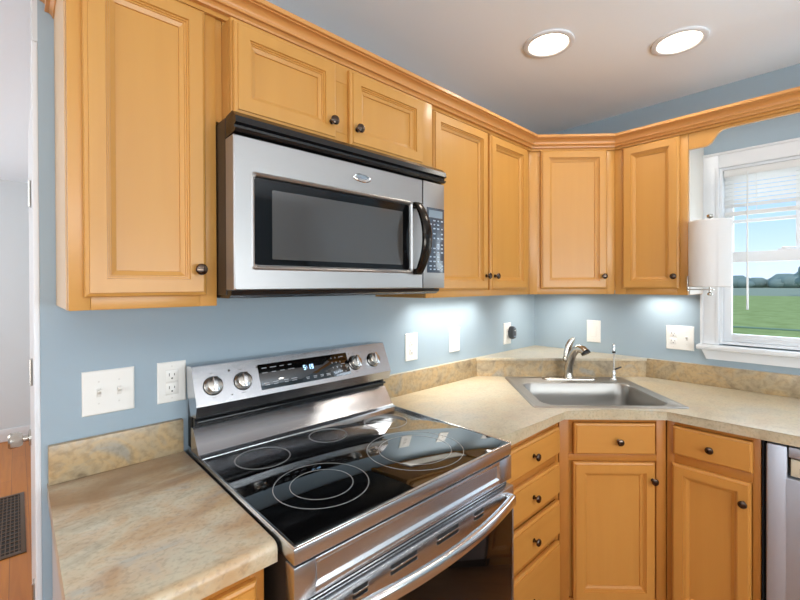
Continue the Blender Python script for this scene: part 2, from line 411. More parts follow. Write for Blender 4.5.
# ------------------------------------------------------------------ outside
g = MB().box(XY, .6, 90, -.75, -.7, -45, 45).build('meadow', M['grass']); struct(g)
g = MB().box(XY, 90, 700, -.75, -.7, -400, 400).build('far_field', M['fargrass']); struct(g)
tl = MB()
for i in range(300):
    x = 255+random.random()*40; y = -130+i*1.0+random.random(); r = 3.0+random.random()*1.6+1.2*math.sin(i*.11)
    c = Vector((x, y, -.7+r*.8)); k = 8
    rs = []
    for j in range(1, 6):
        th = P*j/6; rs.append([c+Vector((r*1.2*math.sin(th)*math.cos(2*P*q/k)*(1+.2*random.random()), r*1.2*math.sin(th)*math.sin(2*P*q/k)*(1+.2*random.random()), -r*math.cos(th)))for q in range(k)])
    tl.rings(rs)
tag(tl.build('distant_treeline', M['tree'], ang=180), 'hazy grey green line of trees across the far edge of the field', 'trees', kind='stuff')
def far_tree(x, y, h, lab):
    t = thing('distant_tree', (x, y, -.7), lab, 'tree')
    MB().tube([(x, y, -.7), (x+.05, y, -.7+h*.5)], [.35, .2], 8).build('trunk', M['tree'], t)
    c_ = MB()
    for i in range(26):
        r = h*.16*(.7+.6*random.random()); an = random.random()*2*P; rr = h*.26*random.random()
        c = Vector((x+rr*math.cos(an), y+rr*math.sin(an), -.7+h*(.42+.45*random.random())))
        c_.lathe(c-Vector((0, 0, r)), (0, 0, 1), [(r*(1-math.cos(P*j/5)), r*math.sin(P*j/5)*(1+.15*random.random())) for j in range(6)], 8)
    c_.build('crown', M['tree'], t, ang=180)
far_tree(95, 2.0, 5.4, 'taller hazy tree at the right of the far treeline outside')
fn = thing('pasture_fence', (9, 1, -.7), 'thin rail fence crossing the green field outside the window', 'fence')
f_ = MB().tube([(9.0, -6, .47), (9.0, 9, .47)], .022, 6); f_.tube([(9.0, -6, .08), (9.0, 9, .08)], .012, 6)
f_.build('rail', M['fence'], fn)
for y in (-4.4, -2.0, .3, 2.7, 5.1): MB().box(XY, 8.98, 9.02, -.7, .5, y-.03, y+.03, .004).build('post', M['fence'], fn)

# ------------------------------------------------------------------ ceiling lights
def can(x, y, lab, power=1.4):
    t = thing('recessed_light', (x, y, ZC), lab, 'ceiling light', None)
    MB().lathe((x, y, ZC), (0, 0, -1), [(-.0005, .098), (.006, .097), (.009, .090), (.007, .078), (.0015, .074)], 40, False, False).build('trim_ring', M['white'], t)
    MB().lathe((x, y, ZC), (0, 0, -1), [(.0008, .0735), (.004, .066), (.0055, .03), (.006, .001)], 40, False, True).build('lens', M['lens'], t)
    area('recessed_lamp_light', (x, y, ZC-.015), (0, 0, 0), .14, .14, power, (1, .95, .88), 'DISK', 165)
can(-.960, -.590, 'recessed ceiling light nearer the stove wall, left of the two')
can(-.59, -.955, 'recessed ceiling light nearer the window wall, right of the two')
can(-2.5, -2.7, 'added unseen recessed ceiling light behind the camera, by the rear wall', 5)  # this and the next two cans: added out of view, light from above
can(-1.2, -2.6, 'added unseen recessed ceiling light in the right rear part of the room', 4.5)
can(-3.9, -1.4, 'added unseen recessed ceiling light in the left part of the room', 3.5)

# ================================================================== cabinet helpers
def rect(f, u0, u1, v0, v1, i, n):
    return [f(u0+i, v0+i, n), f(u1-i, v0+i, n), f(u1-i, v1-i, n), f(u0+i, v1-i, n)]
def panel_door(f, u0, u1, v0, v1, n, mt, parent, fw=.039, raised=True, name='door'):
    b = MB()
    pr = [(0, 0), (0, .010), (.002, .0135), (.006, .0155), (.008, .0160), (.009, .020)]
    if raised:
        pr += [(fw, .020), (fw+.0010, .0150), (fw+.0042, .0150), (fw+.0050, .0115), (fw+.0082, .0112), (fw+.0090, .0085), (fw+.0185, .0045), (fw+.0190, .0010)]
    b.rings([rect(f, u0, u1, v0, v1, i, n+d) for i, d in pr])
    return b.build(name, mt, parent, ang=18)
def knob(f, u, v, n, parent):
    return MB().lathe(f(u, v, n), f.N, [(0, .0075), (.0025, .0075), (.004, .0045), (.012, .0042), (.015, .009), (.017, .0128), (.021, .0138), (.0245, .0115), (.0265, .006), (.0268, .001)], 24).build('knob', M['bronze'], parent)

ZB, ZT = 1.372, 2.134
def upper(name, f, u0, u1, z0, z1, depth, doors, label, side_mats=(None, None), back=.0, outline=None):
    """doors: (u0,u1,v0,v1,knobu,knobv)"""
    t = thing(name, f((u0+u1)/2, z0, 0), label, 'cabinet')
    c = MB()
    fd = depth-.019
    c.box(f, u0, u0+.016, z0, z1, .001, fd); c.box(f, u1-.016, u1, z0, z1, .001, fd)
    c.box(f, u0+.016, u1-.016, z0+.02, z0+.036, .001, fd); c.box(f, u0+.016, u1-.016, z1-.016, z1, .001, fd)
    c.box(f, u0+.016, u1-.016, z0+.036, z1-.016, .001, .008)
    c.build('body', M['maple'], t)
    sl_ = max(.032, doors[0][0]-u0+.012); sr_ = max(.032, u1-doors[-1][1]+.012)
    fr_ = MB(); fr_.box(f, u0, u0+sl_, z0, z1, fd, depth, .0015).box(f, u1-sr_, u1, z0, z1, fd, depth, .0015)
    fr_.box(f, u0+sl_, u1-sr_, z0, z0+.04, fd, depth, .0015).box(f, u0+sl_, u1-sr_, z1-.055, z1, fd, depth, .0015)
    if len(doors) > 1:
        a = doors[0][1]; b2 = doors[1][0]; cx = (a+b2)/2; hw = max(.02, (b2-a)/2+.014)
        fr_.box(f, cx-hw, cx+hw, z0+.04, z1-.055, fd, depth, .0015)
    fr_.build('face_frame', M['maple'], t)
    for i, sm in enumerate(side_mats):
        if sm:
            if i == 0: MB().box(f, u0-.003, u0-.0002, z0+.002, z1, .001, fd).build('end_panel', sm, t)
            else: MB().box(f, u1+.0002, u1+.003, z0+.002, z1, .001, fd).build('end_panel', sm, t)
    for d in doors:
        o = panel_door(f, d[0], d[1], d[2], d[3], depth+.0005, M['maple'], t)
        knob(f, d[4], d[5], depth+.0205, o)
    return t

DZ0, DZ1 = 1.400, 2.103
upper('upper_cabinet', FA, -2.460, -2.163, ZB, ZT, .305, [(-2.435, -2.192, DZ0, DZ1, -2.212, 1.463)],
      'tall single door maple wall cabinet at far left, above light switches', (M['side_l'], None))
upper('upper_cabinet', FA, -2.146, -1.407, 1.845, 2.092, .362,
      [(-2.144, -1.843, 1.851, 2.080, -1.864, 1.900), (-1.793, -1.470, 1.851, 2.080, -1.771, 1.900)],
      'short two door maple wall cabinet directly above the microwave')
upper('upper_cabinet', FA, -1.385, -.613, ZB, ZT, .305,
      [(-1.356, -.994, DZ0, DZ1, -1.016, 1.462), (-.976, -.656, DZ0, DZ1, -.950, 1.462)],
      'two door maple wall cabinet between microwave and corner cabinet')
upper('upper_cabinet', FB, .613, .925, ZB, ZT, .305, [(.652, .894, DZ0, DZ1, .876, 1.458)],
      'single door maple wall cabinet beside the window with paper towels', (None, M['side']))
# fillers beside the cabinet over the microwave
MB().box(FA, -2.1625, -2.1465, 1.845, ZT, .25, .30).build('filler_strip', M['maple'], bpy.data.objects['upper_cabinet.001'])

MB().box(FA, -2.1460, -1.3858, 2.0925, 2.168, .25, .3040).build('frieze_board', M['maple_h'], bpy.data.objects['upper_cabinet.001'])

# diagonal corner wall cabinet
t = thing('corner_wall_cabinet', (-.31, -.31, ZB), 'diagonal maple corner wall cabinet with one door, above the sink faucet', 'cabinet')
c = MB()
q = .0012
out = [(-q, -q), (-.612, -q), (-.612, -.300), (-.300, -.612), (-q, -.612)]
fz = Fr((0, 0, 0), (1, 0, 0), (0, 0, 1), (0, 1, 0))
c.prism(fz, out, ZB+.02, ZT); c.build('body', M['maple'], t)
dd = .915/S2; hl = .305*S2/2          # face frame plane distance from the corner, half length
fr_ = MB()
fr_.box(FD, -hl, -hl+.04, ZB, ZT, dd-.014, dd, .001).box(FD, hl-.04, hl, ZB, ZT, dd-.014, dd, .001)
fr_.box(FD, -hl+.04, hl-.04, ZB, ZB+.04, dd-.014, dd, .001).box(FD, -hl+.04, hl-.04, ZT-.055, ZT, dd-.014, dd, .001)
fr_.build('face_frame', M['maple'], t)
do = panel_door(FD, -.160, .172, DZ0, DZ1+.003, dd+.0005, M['maple'], t)
knob(FD, .150, 1.463, dd+.0205, do)

# ------------------------------------------------------------------ crown moulding
CR = [(.0, .0), (.002, .0), (.0035, .005), (.0065, .0085), (.0095, .0105), (.0168, .0108), (.0178, .0120), (.0178, .0148), (.0168, .0160), (.0115, .0164),
      (.0118, .020), (.0135, .025), (.017, .0295), (.0215, .033), (.027, .0352), (.0325, .0362), (.0350, .0364), (.0350, .0392), (.0430, .0396), (.0440, .0408), (.0440, .0512), (.0425, .0530)]
co, cz = .021, 2.117
def corner_pt(o, i):
    """plan points of a line offset o from the face frames"""
    D = .305+o; g = .61+o*(S2-1)
    return [(-2.454, None), (-g, -D), (-D, -g), (-D, -2.05)][i]
def cr_frame(i):
    def f(a, b):
        o = co+a
        D = .305+o; g = .61+o*(S2-1)
        if i == 0: return Vector((-2.4635-a, -.002, cz+b))
        if i == 1: return Vector((-2.4635-a, -D, cz+b))
        if i == 2: return Vector((-g, -D, cz+b))
        if i == 3: return Vector((-D, -g, cz+b))
        return Vector((-D, -2.05, cz+b))
    return f
b = MB()
prof = [(-.011, .0)]+CR+[(-.011, .053)]
rs = [[cr_frame(i)(a, z) for a, z in prof] for i in range(5)]
b.rings(rs)
cm = b.build('crown_moulding', M['crown'], ang=22)
tag(cm, 'brown stepped wooden crown moulding running along tops of all wall cabinets', 'moulding')
# frieze board that carries the crown, above the doors
b = MB()
def fz_ring(o):
    D = .305+o; g = .61+o*(S2-1)
    return [(-2.4595, -D), (-g, -D), (-D, -g), (-D, -2.05)]
a1, a2 = fz_ring(.0005), fz_ring(.0095)
rs = []
for (x1, y1), (x2, y2) in zip(a1, a2):
    rs.append([Vector((x1, y1, 2.168)), Vector((x2, y2, 2.168)), Vector((x2, y2, 2.106)), Vector((x1, y1, 2.106))])
MB().rings(rs).build('crown_backer', M['maple_h'], cm)

# valance above the window
vp = [(.9265, 2.116), (.9265, 2.034), (.986, 2.033), (.999, 2.036), (1.011, 2.045), (1.022, 2.063), (1.034, 2.081), (1.048, 2.091), (1.068, 2.094), (1.25, 2.094), (1.56, 2.094), (1.76, 2.094), (1.79, 2.082), (1.81, 2.054), (1.83, 2.037), (1.85, 2.034), (2.05, 2.034), (2.05, 2.116)]
va = MB().prism(FB, vp, .287, .3045).build('window_valance', M['maple_h'])
tag(va, 'scalloped maple valance board bridging above the kitchen window', 'valance')

# ------------------------------------------------------------------ under cabinet lights (in the recess below each cabinet)
def ucl(f, u0, u1, lab, n=.20, pw=2.2, sprd=145):
    t = thing('under_cabinet_light', f((u0+u1)/2, ZB+.02, n), lab, 'light fixture')
    MB().box(f, u0, u1, ZB+.006, ZB+.0195, n-.05, n+.05, .002).build('housing', M['white'], t)
    MB().box(f, u0+.01, u1-.01, ZB+.004, ZB+.0058, n-.042, n+.042).build('diffuser', mat('diffuser_glow', srgb(255, 250, 240), .4, emit=srgb(255, 248, 235), es=.5), t)
    c = f((u0+u1)/2, ZB+.002, n)
    ang = math.atan2(f.U.y, f.U.x)
    area('under_cabinet_glow', c, (0, 0, ang), u1-u0-.02, .08, pw, (1.0, .98, .94), 'RECTANGLE', sprd)
ucl(FA, -1.20, -.64, 'slim light bar under the two door cabinet beside microwave', .09, 2.3, 120)
ucl(FD, -.16, .16, 'slim light bar under the diagonal corner cabinet', .30, 1.5, 165)
ucl(FB, .66, .86, 'slim light bar under the cabinet by the window', .08, .7)

# ------------------------------------------------------------------ wall plates
def duplex(f, u, v, n, t):
    for q in (-.0195, .0195):
        r_ = MB().box(f, u-.0165, u+.0165, v+q-.0165, v+q+.0165, n, n+.0015, .004).build('receptacle', M['plate'], t)
        d_ = MB().box(f, u-.0085, u-.0065, v+q-.001, v+q+.008, n+.0012, n+.0019).box(f, u+.0055, u+.0075, v+q, v+q+.007, n+.0012, n+.0019)
        d_.lathe(f(u, v+q-.008, n+.0012), f.N, [(0, .0026), (.0007, .0026)], 10)
        d_.build('plug_slots', M['plate_d'], r_)
def plate(name, f, u0, u1, v0, v1, lab, cat, kinds, group=None):
    t = thing(name, f((u0+u1)/2, (v0+v1)/2, .001), lab, cat, group)
    b = MB().rings([rect(f, u0, u1, v0, v1, i, n) for i, n in ((0, .0005), (0, .003), (.0015, .0048), (.004, .0058))]); b.build('cover_plate', M['plate'], t, ang=20)
    vc = (v0+v1)/2
    for ku, kind in kinds:
        if kind == 'outlet' or kind == 'gfci':
            if kind == 'gfci':
                MB().box(f, ku-.0175, ku+.0175, vc-.0385, vc+.0385, .0054, .0060, .0005).build('receptacle_frame', M['plate_s'], t)
            duplex(f, ku, vc, .0057, t)
        elif kind == 'toggle':
            MB().box(f, ku-.0052, ku+.0052, vc-.012, vc+.012, .0055, .0066, .001).build('toggle_surround', M['plate_s'], t)
            MB().prism(Fr(f(ku-.004, vc, .006), f.N, f.U), [(0, -.005), (.014, .004), (.0155, .009), (.012, .010), (0, .006)], 0, .008).build('toggle', M['plate'], t)
        elif kind == 'rocker':
            MB().box(f, ku-.0165, ku+.0165, vc-.033, vc+.033, .0055, .0068, .001).build('rocker_frame', M['plate_s'], t)
            MB().prism(Fr(f(ku-.015, vc, .006), f.N, f.U), [(0, -.031), (.0035, -.031), (.0018, 0), (.0045, .031), (0, .031)], 0, .030).build('rocker', M['plate'], t)
        elif kind == 'jack':
            MB().box(f, ku-.006, ku+.006, vc-.006, vc+.006, .0055, .0066, .001).build('toggle_surround', M['plate_s'], t)
            MB().lathe(f(ku, vc, .006), f.N, [(0, .0035), (.006, .003)], 12).build('jack', M['plate'], t)
    for ku, kind in kinds:
        for s in ((-.048, .048) if kind != 'toggle' else (-.030, .030)):
            MB().lathe(f(ku, vc+s, .0055), f.N, [(0, .0028), (.0007, .0022)], 10).build('screw', M['plate_s'], t)
    return t
plate('light_switch', FA, -2.412, -2.291, 1.070, 1.191, 'wide white double toggle switch plate on the wall at far left', 'light switch', [(-2.375, 'toggle'), (-2.328, 'toggle')])
plate('wall_outlet', FA, -2.233, -2.154, 1.069, 1.192, 'white duplex outlet between the double switch and the range', 'outlet', [(-2.194, 'gfci')])
plate('wall_outlet', FA, -1.207, -1.126, 1.063, 1.192, 'white duplex outlet just right of the range backguard', 'outlet', [(-1.167, 'outlet')])
plate('wall_plate', FA, -.886, -.803, 1.068, 1.193, 'white single plate with small centre jack, midway on the stove wall', 'wall plate', [(-.845, 'jack')])
pg = plate('wall_outlet', FA, -.378, -.300, 1.058, 1.188, 'white outlet near the corner with dark plug in it', 'outlet', [(-.339, 'outlet')])
plate('light_switch', FB, .345, .426, 1.074, 1.206, 'white plate on window wall to the right of the faucet', 'light switch', [(.386, 'rocker')])
plate('wall_outlet', FB, .764, .888, 1.078, 1.203, 'wide white outlet and switch plate left of the window', 'outlet', [(.797, 'outlet'), (.857, 'toggle')])
t = thing('plug_in_freshener', (-.32, -.03, 1.12), 'dark grey rounded plug-in device in the corner outlet', 'air freshener')
rs = []
for n, k in ((.0075, .75), (.012, .95), (.022, 1.0), (.034, .97), (.041, .86), (.044, .6)):
    rs.append([FA(-.318+.0245*k*math.copysign(abs(math.cos(2*P*i/28))**.75, math.cos(2*P*i/28)), 1.128+.040*k*math.copysign(abs(math.sin(2*P*i/28))**.75, math.sin(2*P*i/28)), n) for i in range(28)])
MB().rings(rs).build('housing', mat('dark_grey_plastic', srgb(62, 64, 68), .3), t)
MB().lathe(FA(-.318, 1.142, .0435), FA.N, [(0, .0045), (.0016, .004)], 16).build('indicator', M['plate_s'], t)
MB().box(FA, -.328, -.308, 1.102, 1.110, .0425, .0452, .001).build('vent_slot', M['keygrey'], t); MB().box(FA, -.326, -.310, 1.155, 1.160, .040, .0435, .001).build('vent_slot', M['keygrey'], t)

# ================================================================== range
X0, X1 = -2.158, -1.402
rg = thing('electric_range', ((X0+X1)/2, -.35, 0), 'stainless steel electric range with black glass cooktop', 'stove')
b = MB().box(FA, X0+.004, X1-.004, .03, .905, .03, .655)
b.box(FA, X0+.003, X0+.0045, .03, .89, .655, .672).box(FA, X1-.0045, X1-.003, .03, .89, .655, .672)
b.build('body', M['darkside'], rg)
# cooktop frame: steel rim round the glass
b = MB()
b.box(FA, X0, X1, .889, .9215, .60, .690, .003)
b.box(FA, X0, X0+.030, .905, .9215, .03, .60, .002).box(FA, X1-.030, X1, .905, .9215, .03, .60, .002)
b.box(FA, X0+.03, X1-.03, .905, .9195, .03, .60)
b.build('cooktop_frame', M['steel'], rg)
b = MB()
for a0, a1_, c0, c1 in ((X0, X0+.006, .145, .690), (X1-.006, X1, .145, .690), (X0+.006, X1-.006, .684, .690), (X0+.006, X1-.006, .145, .150)):
    b.box(FA, a0, a1_, .9215, .9262, c0, c1, .0015)
b.build('cooktop_rim', M['ledge_edge'], rg)
MB().box(FA, X0+.0062, X1-.0062, .9196, .9252, .1502, .6838, .001).build('cooktop_glass', M['bglass'], rg)
def ring(b_, x, y, r, w_=.0016):
    b_.lathe((x, y, .9253), (0, 0, 1), [(0, r-w_/2), (.0003, r-w_/2), (.0003, r+w_/2), (0, r+w_/2)], 72, False, False)
for x, y, rr in ((-1.981, -.507, (.118, .078)), (-1.657, -.515, (.146, .110)), (-2.02, -.255, (.076,)), (-1.785, -.235, (.062,)), (-1.556, -.262, (.078,))):
    b = MB()
    for r in rr: ring(b, x, y, r)
    b.build('burner_ring', M['line'], rg, smooth=False)
# backguard
b = MB()   # lower curved steel panel
pf = [(.150, .9265), (.140, .928), (.131, .932), (.125, .939), (.112, .955), (.084, .993), (.080, .997), (.060, .997), (.060, .9265)]
b.prism(Fr((X0+.001, 0, 0), (0, -1, 0), (1, 0, 0)), pf, 0, X1-X0-.002)
b.build('backguard_lower_panel', M['steel'], rg, ang=25)
b = MB().box(FA, X0+.004, X1-.004, .93, 1.17, .022, .060).box(FA, X0+.006, X1-.006, .985, 1.034, .060, .079).box(FA, X0+.01, X1-.01, 1.012, 1.020, .088, .098, .002)
b.build('backguard_housing', M['black'], rg)
b = MB().prism(Fr((X0, 0, 0), (0, -1, 0), (1, 0, 0)), [(.120, 1.068), (.118, 1.064), (.108, 1.035), (.062, 1.030), (.030, 1.10), (.024, 1.176), (.066, 1.180), (.070, 1.178)], 0, X1-X0)
b.build('control_panel', M['steel'], rg, ang=12)
pv = Vector((0, -.070, 1.178))-Vector((0, -.120, 1.068)); pl = pv.length
FP = Fr((X0, -.120, 1.068), (1, 0, 0), (0, -pv.z, -abs(pv.y)) if False else (0, -pv.z, pv.y), tuple(pv))
if FP.N.y > 0: FP.N = -FP.N
W = X1-X0
disp = MB().box(FP, .200, .556, .016, .101, .0002, .0022, .0008).build('display', M['bglass'], rg)
# clock digits 5:19 in seven segments
SEG = {'5': 'afgcd', '1': 'bc', '9': 'abcdfg', ':': ':'}
b = MB(); u = .363; dh, dw_, th = .016, .0085, .0021
for ch in '5:19':
    if ch == ':':
        b.box(FP, u, u+th, .064, .066, .0023, .0027).box(FP, u, u+th, .070, .072, .0023, .0027); u += .006; continue
    v0 = .060
    sg = {'a': (0, dw_, dh-th, dh), 'd': (0, dw_, 0, th), 'g': (0, dw_, dh/2-th/2, dh/2+th/2), 'f': (0, th, dh/2, dh), 'e': (0, th, 0, dh/2), 'b': (dw_-th, dw_, dh/2, dh), 'c': (dw_-th, dw_, 0, dh/2)}
    for s in SEG[ch]:
        q4 = sg[s]; b.box(FP, u+q4[0], u+q4[1], v0+q4[2], v0+q4[3], .0023, .0027)
    u += dw_+.004
b.build('clock_digits', M['digits'], disp)
b = MB()
def mark(u, v, wd, h=.0022): b.box(FP, u-wd/2, u+wd/2, v-h/2, v+h/2, .0023, .0026)
for u, v, wd in ((.220, .087, .017), (.252, .087, .022), (.283, .087, .015), (.313, .087, .012),
                 (.220, .071, .018), (.252, .071, .016), (.283, .071, .016), (.316, .071, .024),
                 (.220, .037, .020), (.252, .037, .020), (.290, .037, .016), (.320, .037, .022), (.222, .030, .016), (.252, .030, .015), (.290, .030, .014), (.320, .030, .018),
                 (.372, .032, .014), (.402, .032, .014), (.430, .032, .014), (.458, .032, .018), (.372, .027, .010), (.402, .027, .012), (.430, .027, .012), (.458, .027, .016),
                 (.531, .088, .014), (.531, .060, .016), (.536, .030, .008)):
    mark(u, v, wd)
for i in range(3):
    for j in range(4): b.box(FP, .482+i*.018, .485+i*.018, .030+j*.018, .0355+j*.018, .0023, .0026)
b.build('keypad_print', M['digitglow'], disp)
# little marks round the knobs
b = MB()
for u in (.107, .198): b.lathe(FP(u-.0, .096 if u < .15 else .094, 0), FP.N, [(0, .0035), (.0006, .0035)], 14)
b.lathe(FP(.105, .020, 0), FP.N, [(0, .0022), (.0006, .0022)], 12)
for u in (.052, .142, .589, .680): b.box(FP, u-.004, u+.004, .094, .0955, 0, .0004).box(FP, u-.006, u+.006, .020, .0212, 0, .0004)
b.lathe(FP(.568, .094, 0), FP.N, [(0, .0022), (.0006, .0022)], 12).lathe(FP(.628, .094, 0), FP.N, [(0, .0018), (.0006, .0018)], 12)
b.build('panel_marks', M['keypad_print'] if 'keypad_print' in M else M['plate_d'], rg)
for u in (.054, .145, .586, .678):
    kn = MB().lathe(FP(u, .056, .0004), FP.N, [(0, .0275), (.004, .0275), (.006, .0255), (.018, .0235), (.0215, .021), (.0225, .018), (.0225, .001)], 36).build('control_knob', M['nickel'], rg)
    MB().box(FP, u-.006, u+.008, .034, .079, .0228, .030, .002).build('knob_grip', M['ledge_edge'], kn)
    MB().lathe(FP(u, .056, .0002), FP.N, [(0, .0295), (.002, .0290)], 36).build('knob_collar', M['black'], kn)
# front
b = MB()
fp0, fp1 = .812, .885
er = (X0+.048, X1-.066, .829, .876)
b.box(FA, X0, er[0], fp0, fp1, .655, .690, .002).box(FA, er[1], X1, fp0, fp1, .655, .690, .002)
b.box(FA, er[0]-.001, er[1]+.001, fp0, er[2], .655, .690, .002).box(FA, er[0]-.001, er[1]+.001, er[3], fp1, .655, .690, .002)
b.rings([rect(FA, er[0]-.001, er[1]+.001, er[2]-.001, er[3]+.001, 0, .6895), rect(FA, er[0], er[1], er[2], er[3], .006, .684)], cap0=False)
b.build('front_panel', M['steel'], rg)
MB().box(FA, X0+.004, X1-.004, .8855, .8885, .655, .686).box(FA, X0+.008, X1-.008, .790, .812, .655, .676).build('vent_gap', M['blackm'], rg)
MB().box(FA, X0+.03, X1-.03, .799, .803, .676, .683, .001).build('vent_lip', M['ledge_edge'], rg)
od = MB()
od.box(FA, X0+.003, X1-.003, .722, .796, .660, .700, .003)
od.box(FA, X0+.003, X0+.018, .215, .722, .660, .700, .002).box(FA, X1-.010, X1-.003, .215, .722, .660, .700, .002)
od.box(FA, X0+.018, X1-.010, .215, .235, .660, .700, .002)
od = od.build('oven_door', M['steel'], rg)
MB().box(FA, X0+.0185, X1-.0105, .2355, .7215, .662, .6985, .001).build('oven_glass', M['ovenglass'], od)
for a0, a1_ in ((-2.028, -1.989), (-1.922, -1.837), (-1.765, -1.680), (-1.609, -1.567)):
    for zz in (.780, .768):
        so_ = MB().box(FA, a0, a1_, zz-.002, zz+.005, .6995, .7010).build('vent_slot', M['blackm'], od)
        MB().box(FA, a0, a1_, zz-.0060, zz-.0021, .7002, .7040, .0008).build('slot_lip', M['ledge_edge'], so_)
# bowed handle
hz = .764
rs = []
N_ = 36
for i in range(N_+1):
    s = i/N_; x = X0+.028+(W-.056)*s; bow = 1-(2*s-1)**2
    yy = .712+.040*bow
    hh, ww = .0165, .011
    rs.append([FA(x, hz+hh*math.copysign(abs(math.sin(2*P*j/16))**.7, math.sin(2*P*j/16)), yy+ww*math.copysign(abs(math.cos(2*P*j/16))**.7, math.cos(2*P*j/16))) for j in range(16)])
hd = MB().rings(rs); hd.box(FA, X0+.024, X0+.05, hz-.016, hz+.016, .6995, .722, .004).box(FA, X1-.05, X1-.024, hz-.016, hz+.016, .6995, .722, .004)
hd.build('oven_handle', M['ledge_edge'], od)
MB().box(FA, X0+.003, X1-.003, .06, .208, .655, .698, .004).build('storage_drawer', M['steel'], rg)
for x in (X0+.05, X1-.05):
    for y in (.10, .60): MB().lathe(FA(x, 0, y), (0, 0, 1), [(0, .018), (.008, .018), (.01, .008), (.031, .008)], 14).build('foot', M['blackm'], rg)
MB().box(FA, X0+.0005, X0+.003, .82, .868, .662, .667).build('side_trim', M['ledge_edge'], rg)

# ================================================================== microwave
mx0, mx1 = -2.161, -1.402
mw = thing('microwave', ((mx0+mx1)/2, -.2, 1.395), 'stainless over-the-range microwave with black window and curved handle', 'microwave')
MB().box(FA, mx0, mx1-.0, 1.400, 1.836, .002, .362).build('body', M['darkside'], mw)
b = MB().prism(Fr((mx0+.002, 0, 0), (0, -1, 0), (1, 0, 0)), [(.02, 1.3995), (.02, 1.392), (.375, 1.392), (.388, 1.400), (.392, 1.4105), (.02, 1.4105)], 0, mx1-mx0-.004)
b.build('bottom_tray', M['black'], mw)
b = MB().prism(Fr((mx0+.001, 0, 0), (0, -1, 0), (1, 0, 0)), [(.364, 1.838), (.404, 1.842), (.424, 1.826), (.427, 1.810), (.417, 1.806), (.417, 1.800), (.425, 1.797), (.420, 1.790), (.364, 1.7865)], 0, mx1-mx0-.002)
b.build('top_vent', M['black'], mw, ang=15)
# door with window opening
dx0, dx1 = mx0, -1.5155
wx0, wx1, wz0, wz1 = -2.1195, -1.5625, 1.462, 1.703
b = MB()
b.box(FA, dx0, wx0, 1.412, 1.785, .364, .415, .004).box(FA, wx1, dx1, 1.412, 1.785, .364, .415, .004)
b.box(FA, wx0-.004, wx1+.004, 1.412, wz0, .364, .415, .004).box(FA, wx0-.004, wx1+.004, wz1, 1.785, .364, .415, .004)
def rrect(f, u0, u1, v0, v1, r, n, k=6):
    p = []
    for cx, cy, a0 in ((u1-r, v0+r, -P/2), (u1-r, v1-r, 0), (u0+r, v1-r, P/2), (u0+r, v0+r, P)):
        for i in range(k+1):
            a = a0+P/2*i/k; p.append(f(cx+r*math.cos(a), cy+r*math.sin(a), n))
    return p
# rebuild the door as one loft with a rounded recess
b = MB()
outer = rrect(FA, dx0, dx1, 1.412, 1.785, .003, .412)
outer0 = rrect(FA, dx0, dx1, 1.412, 1.785, .003, .364)
outer1 = rrect(FA, dx0+.003, dx1-.003, 1.415, 1.782, .003, .415)
i1 = rrect(FA, wx0, wx1, wz0, wz1, .010, .415)
i2 = rrect(FA, wx0+.004, wx1-.004, wz0+.004, wz1-.004, .010, .4175)
i3 = rrect(FA, wx0+.009, wx1-.009, wz0+.009, wz1-.009, .009, .4140)
i4 = rrect(FA, wx0+.012, wx1-.012, wz0+.012, wz1-.012, .008, .402)
b.rings([outer0, outer, outer1, i1, i2, i3, i4], True, True)
door = b.build('door', M['steel_mw'], mw, ang=22)
MB().rings([rrect(FA, wx0+.0125, wx1-.0125, wz0+.0125, wz1-.0125, .008, .4022), rrect(FA, wx0+.0125, wx1-.0125, wz0+.0125, wz1-.0125, .008, .4085)]).build('door_glass', M['mwblack'], door)
MB().rings([rrect(FA, -2.062, -1.604, 1.490, 1.666, .003, .4086), rrect(FA, -2.062, -1.604, 1.490, 1.666, .003, .4092)]).build('screen', M['mwscreen'], door)
# oval badge
def oval(f, u, v, a, b0, n): return [f(u+a*math.cos(2*P*i/32), v+b0*math.sin(2*P*i/32), n) for i in range(32)]
bd = MB().rings([oval(FA, -1.7785, 1.744, .033, .0125, .4152), oval(FA, -1.7785, 1.744, .033, .0125, .4175), oval(FA, -1.7785, 1.744, .030, .0105, .4192), oval(FA, -1.7785, 1.744, .027, .0085, .4182)]).build('badge', M['chrome'], door)
b = MB()
pts = [FA(-1.7785+.021*math.cos(t_*.25)*(1-.3*(t_/24)), 1.744+.007*math.sin(t_*.25)*(1-.3*(t_/24)), .4188) for t_ in range(25)]
b.tube(pts, .0007, 6)
for i in range(9): b.box(FA, -1.7955+i*.004, -1.7933+i*.004, 1.7415, 1.7455, .4182, .4188)
b.build('badge_swirl', M['keygrey'], bd)
# curved handle
rs = []
for i in range(29):
    s = i/28; z = 1.458+(1.700-1.458)*s; bow = math.sin(P*s)**.8
    yy = .424+.046*bow; xx = -1.5515
    hw_, hd_ = .0165+.003*bow, .0085
    rs.append([FA(xx+hw_*math.copysign(abs(math.cos(2*P*j/16))**.6, math.cos(2*P*j/16)), z, yy+hd_*math.copysign(abs(math.sin(2*P*j/16))**.6, math.sin(2*P*j/16))) for j in range(16)])
hh = MB().rings(rs); hh.box(FA, -1.5645, -1.5385, 1.460, 1.478, .4135, .430, .003).box(FA, -1.5645, -1.5385, 1.680, 1.698, .4135, .430, .003)
hh.build('handle', mat('dark_chrome', srgb(50, 46, 42), .18, .85), door)
cp = MB().box(FA, -1.5115, mx1, 1.412, 1.785, .364, .415, .003).build('control_panel', M['steel_mw'], mw)
kp = MB().box(FA, -1.4955, -1.4055, 1.466, 1.695, .4152, .4172, .001).build('keypad', M['mwkey'], cp)
MB().box(FA, -1.4865, -1.4155, 1.660, 1.686, .4173, .4178).build('clock_window', mat('lcd_window', srgb(128, 142, 152), .15), kp)
b = MB()
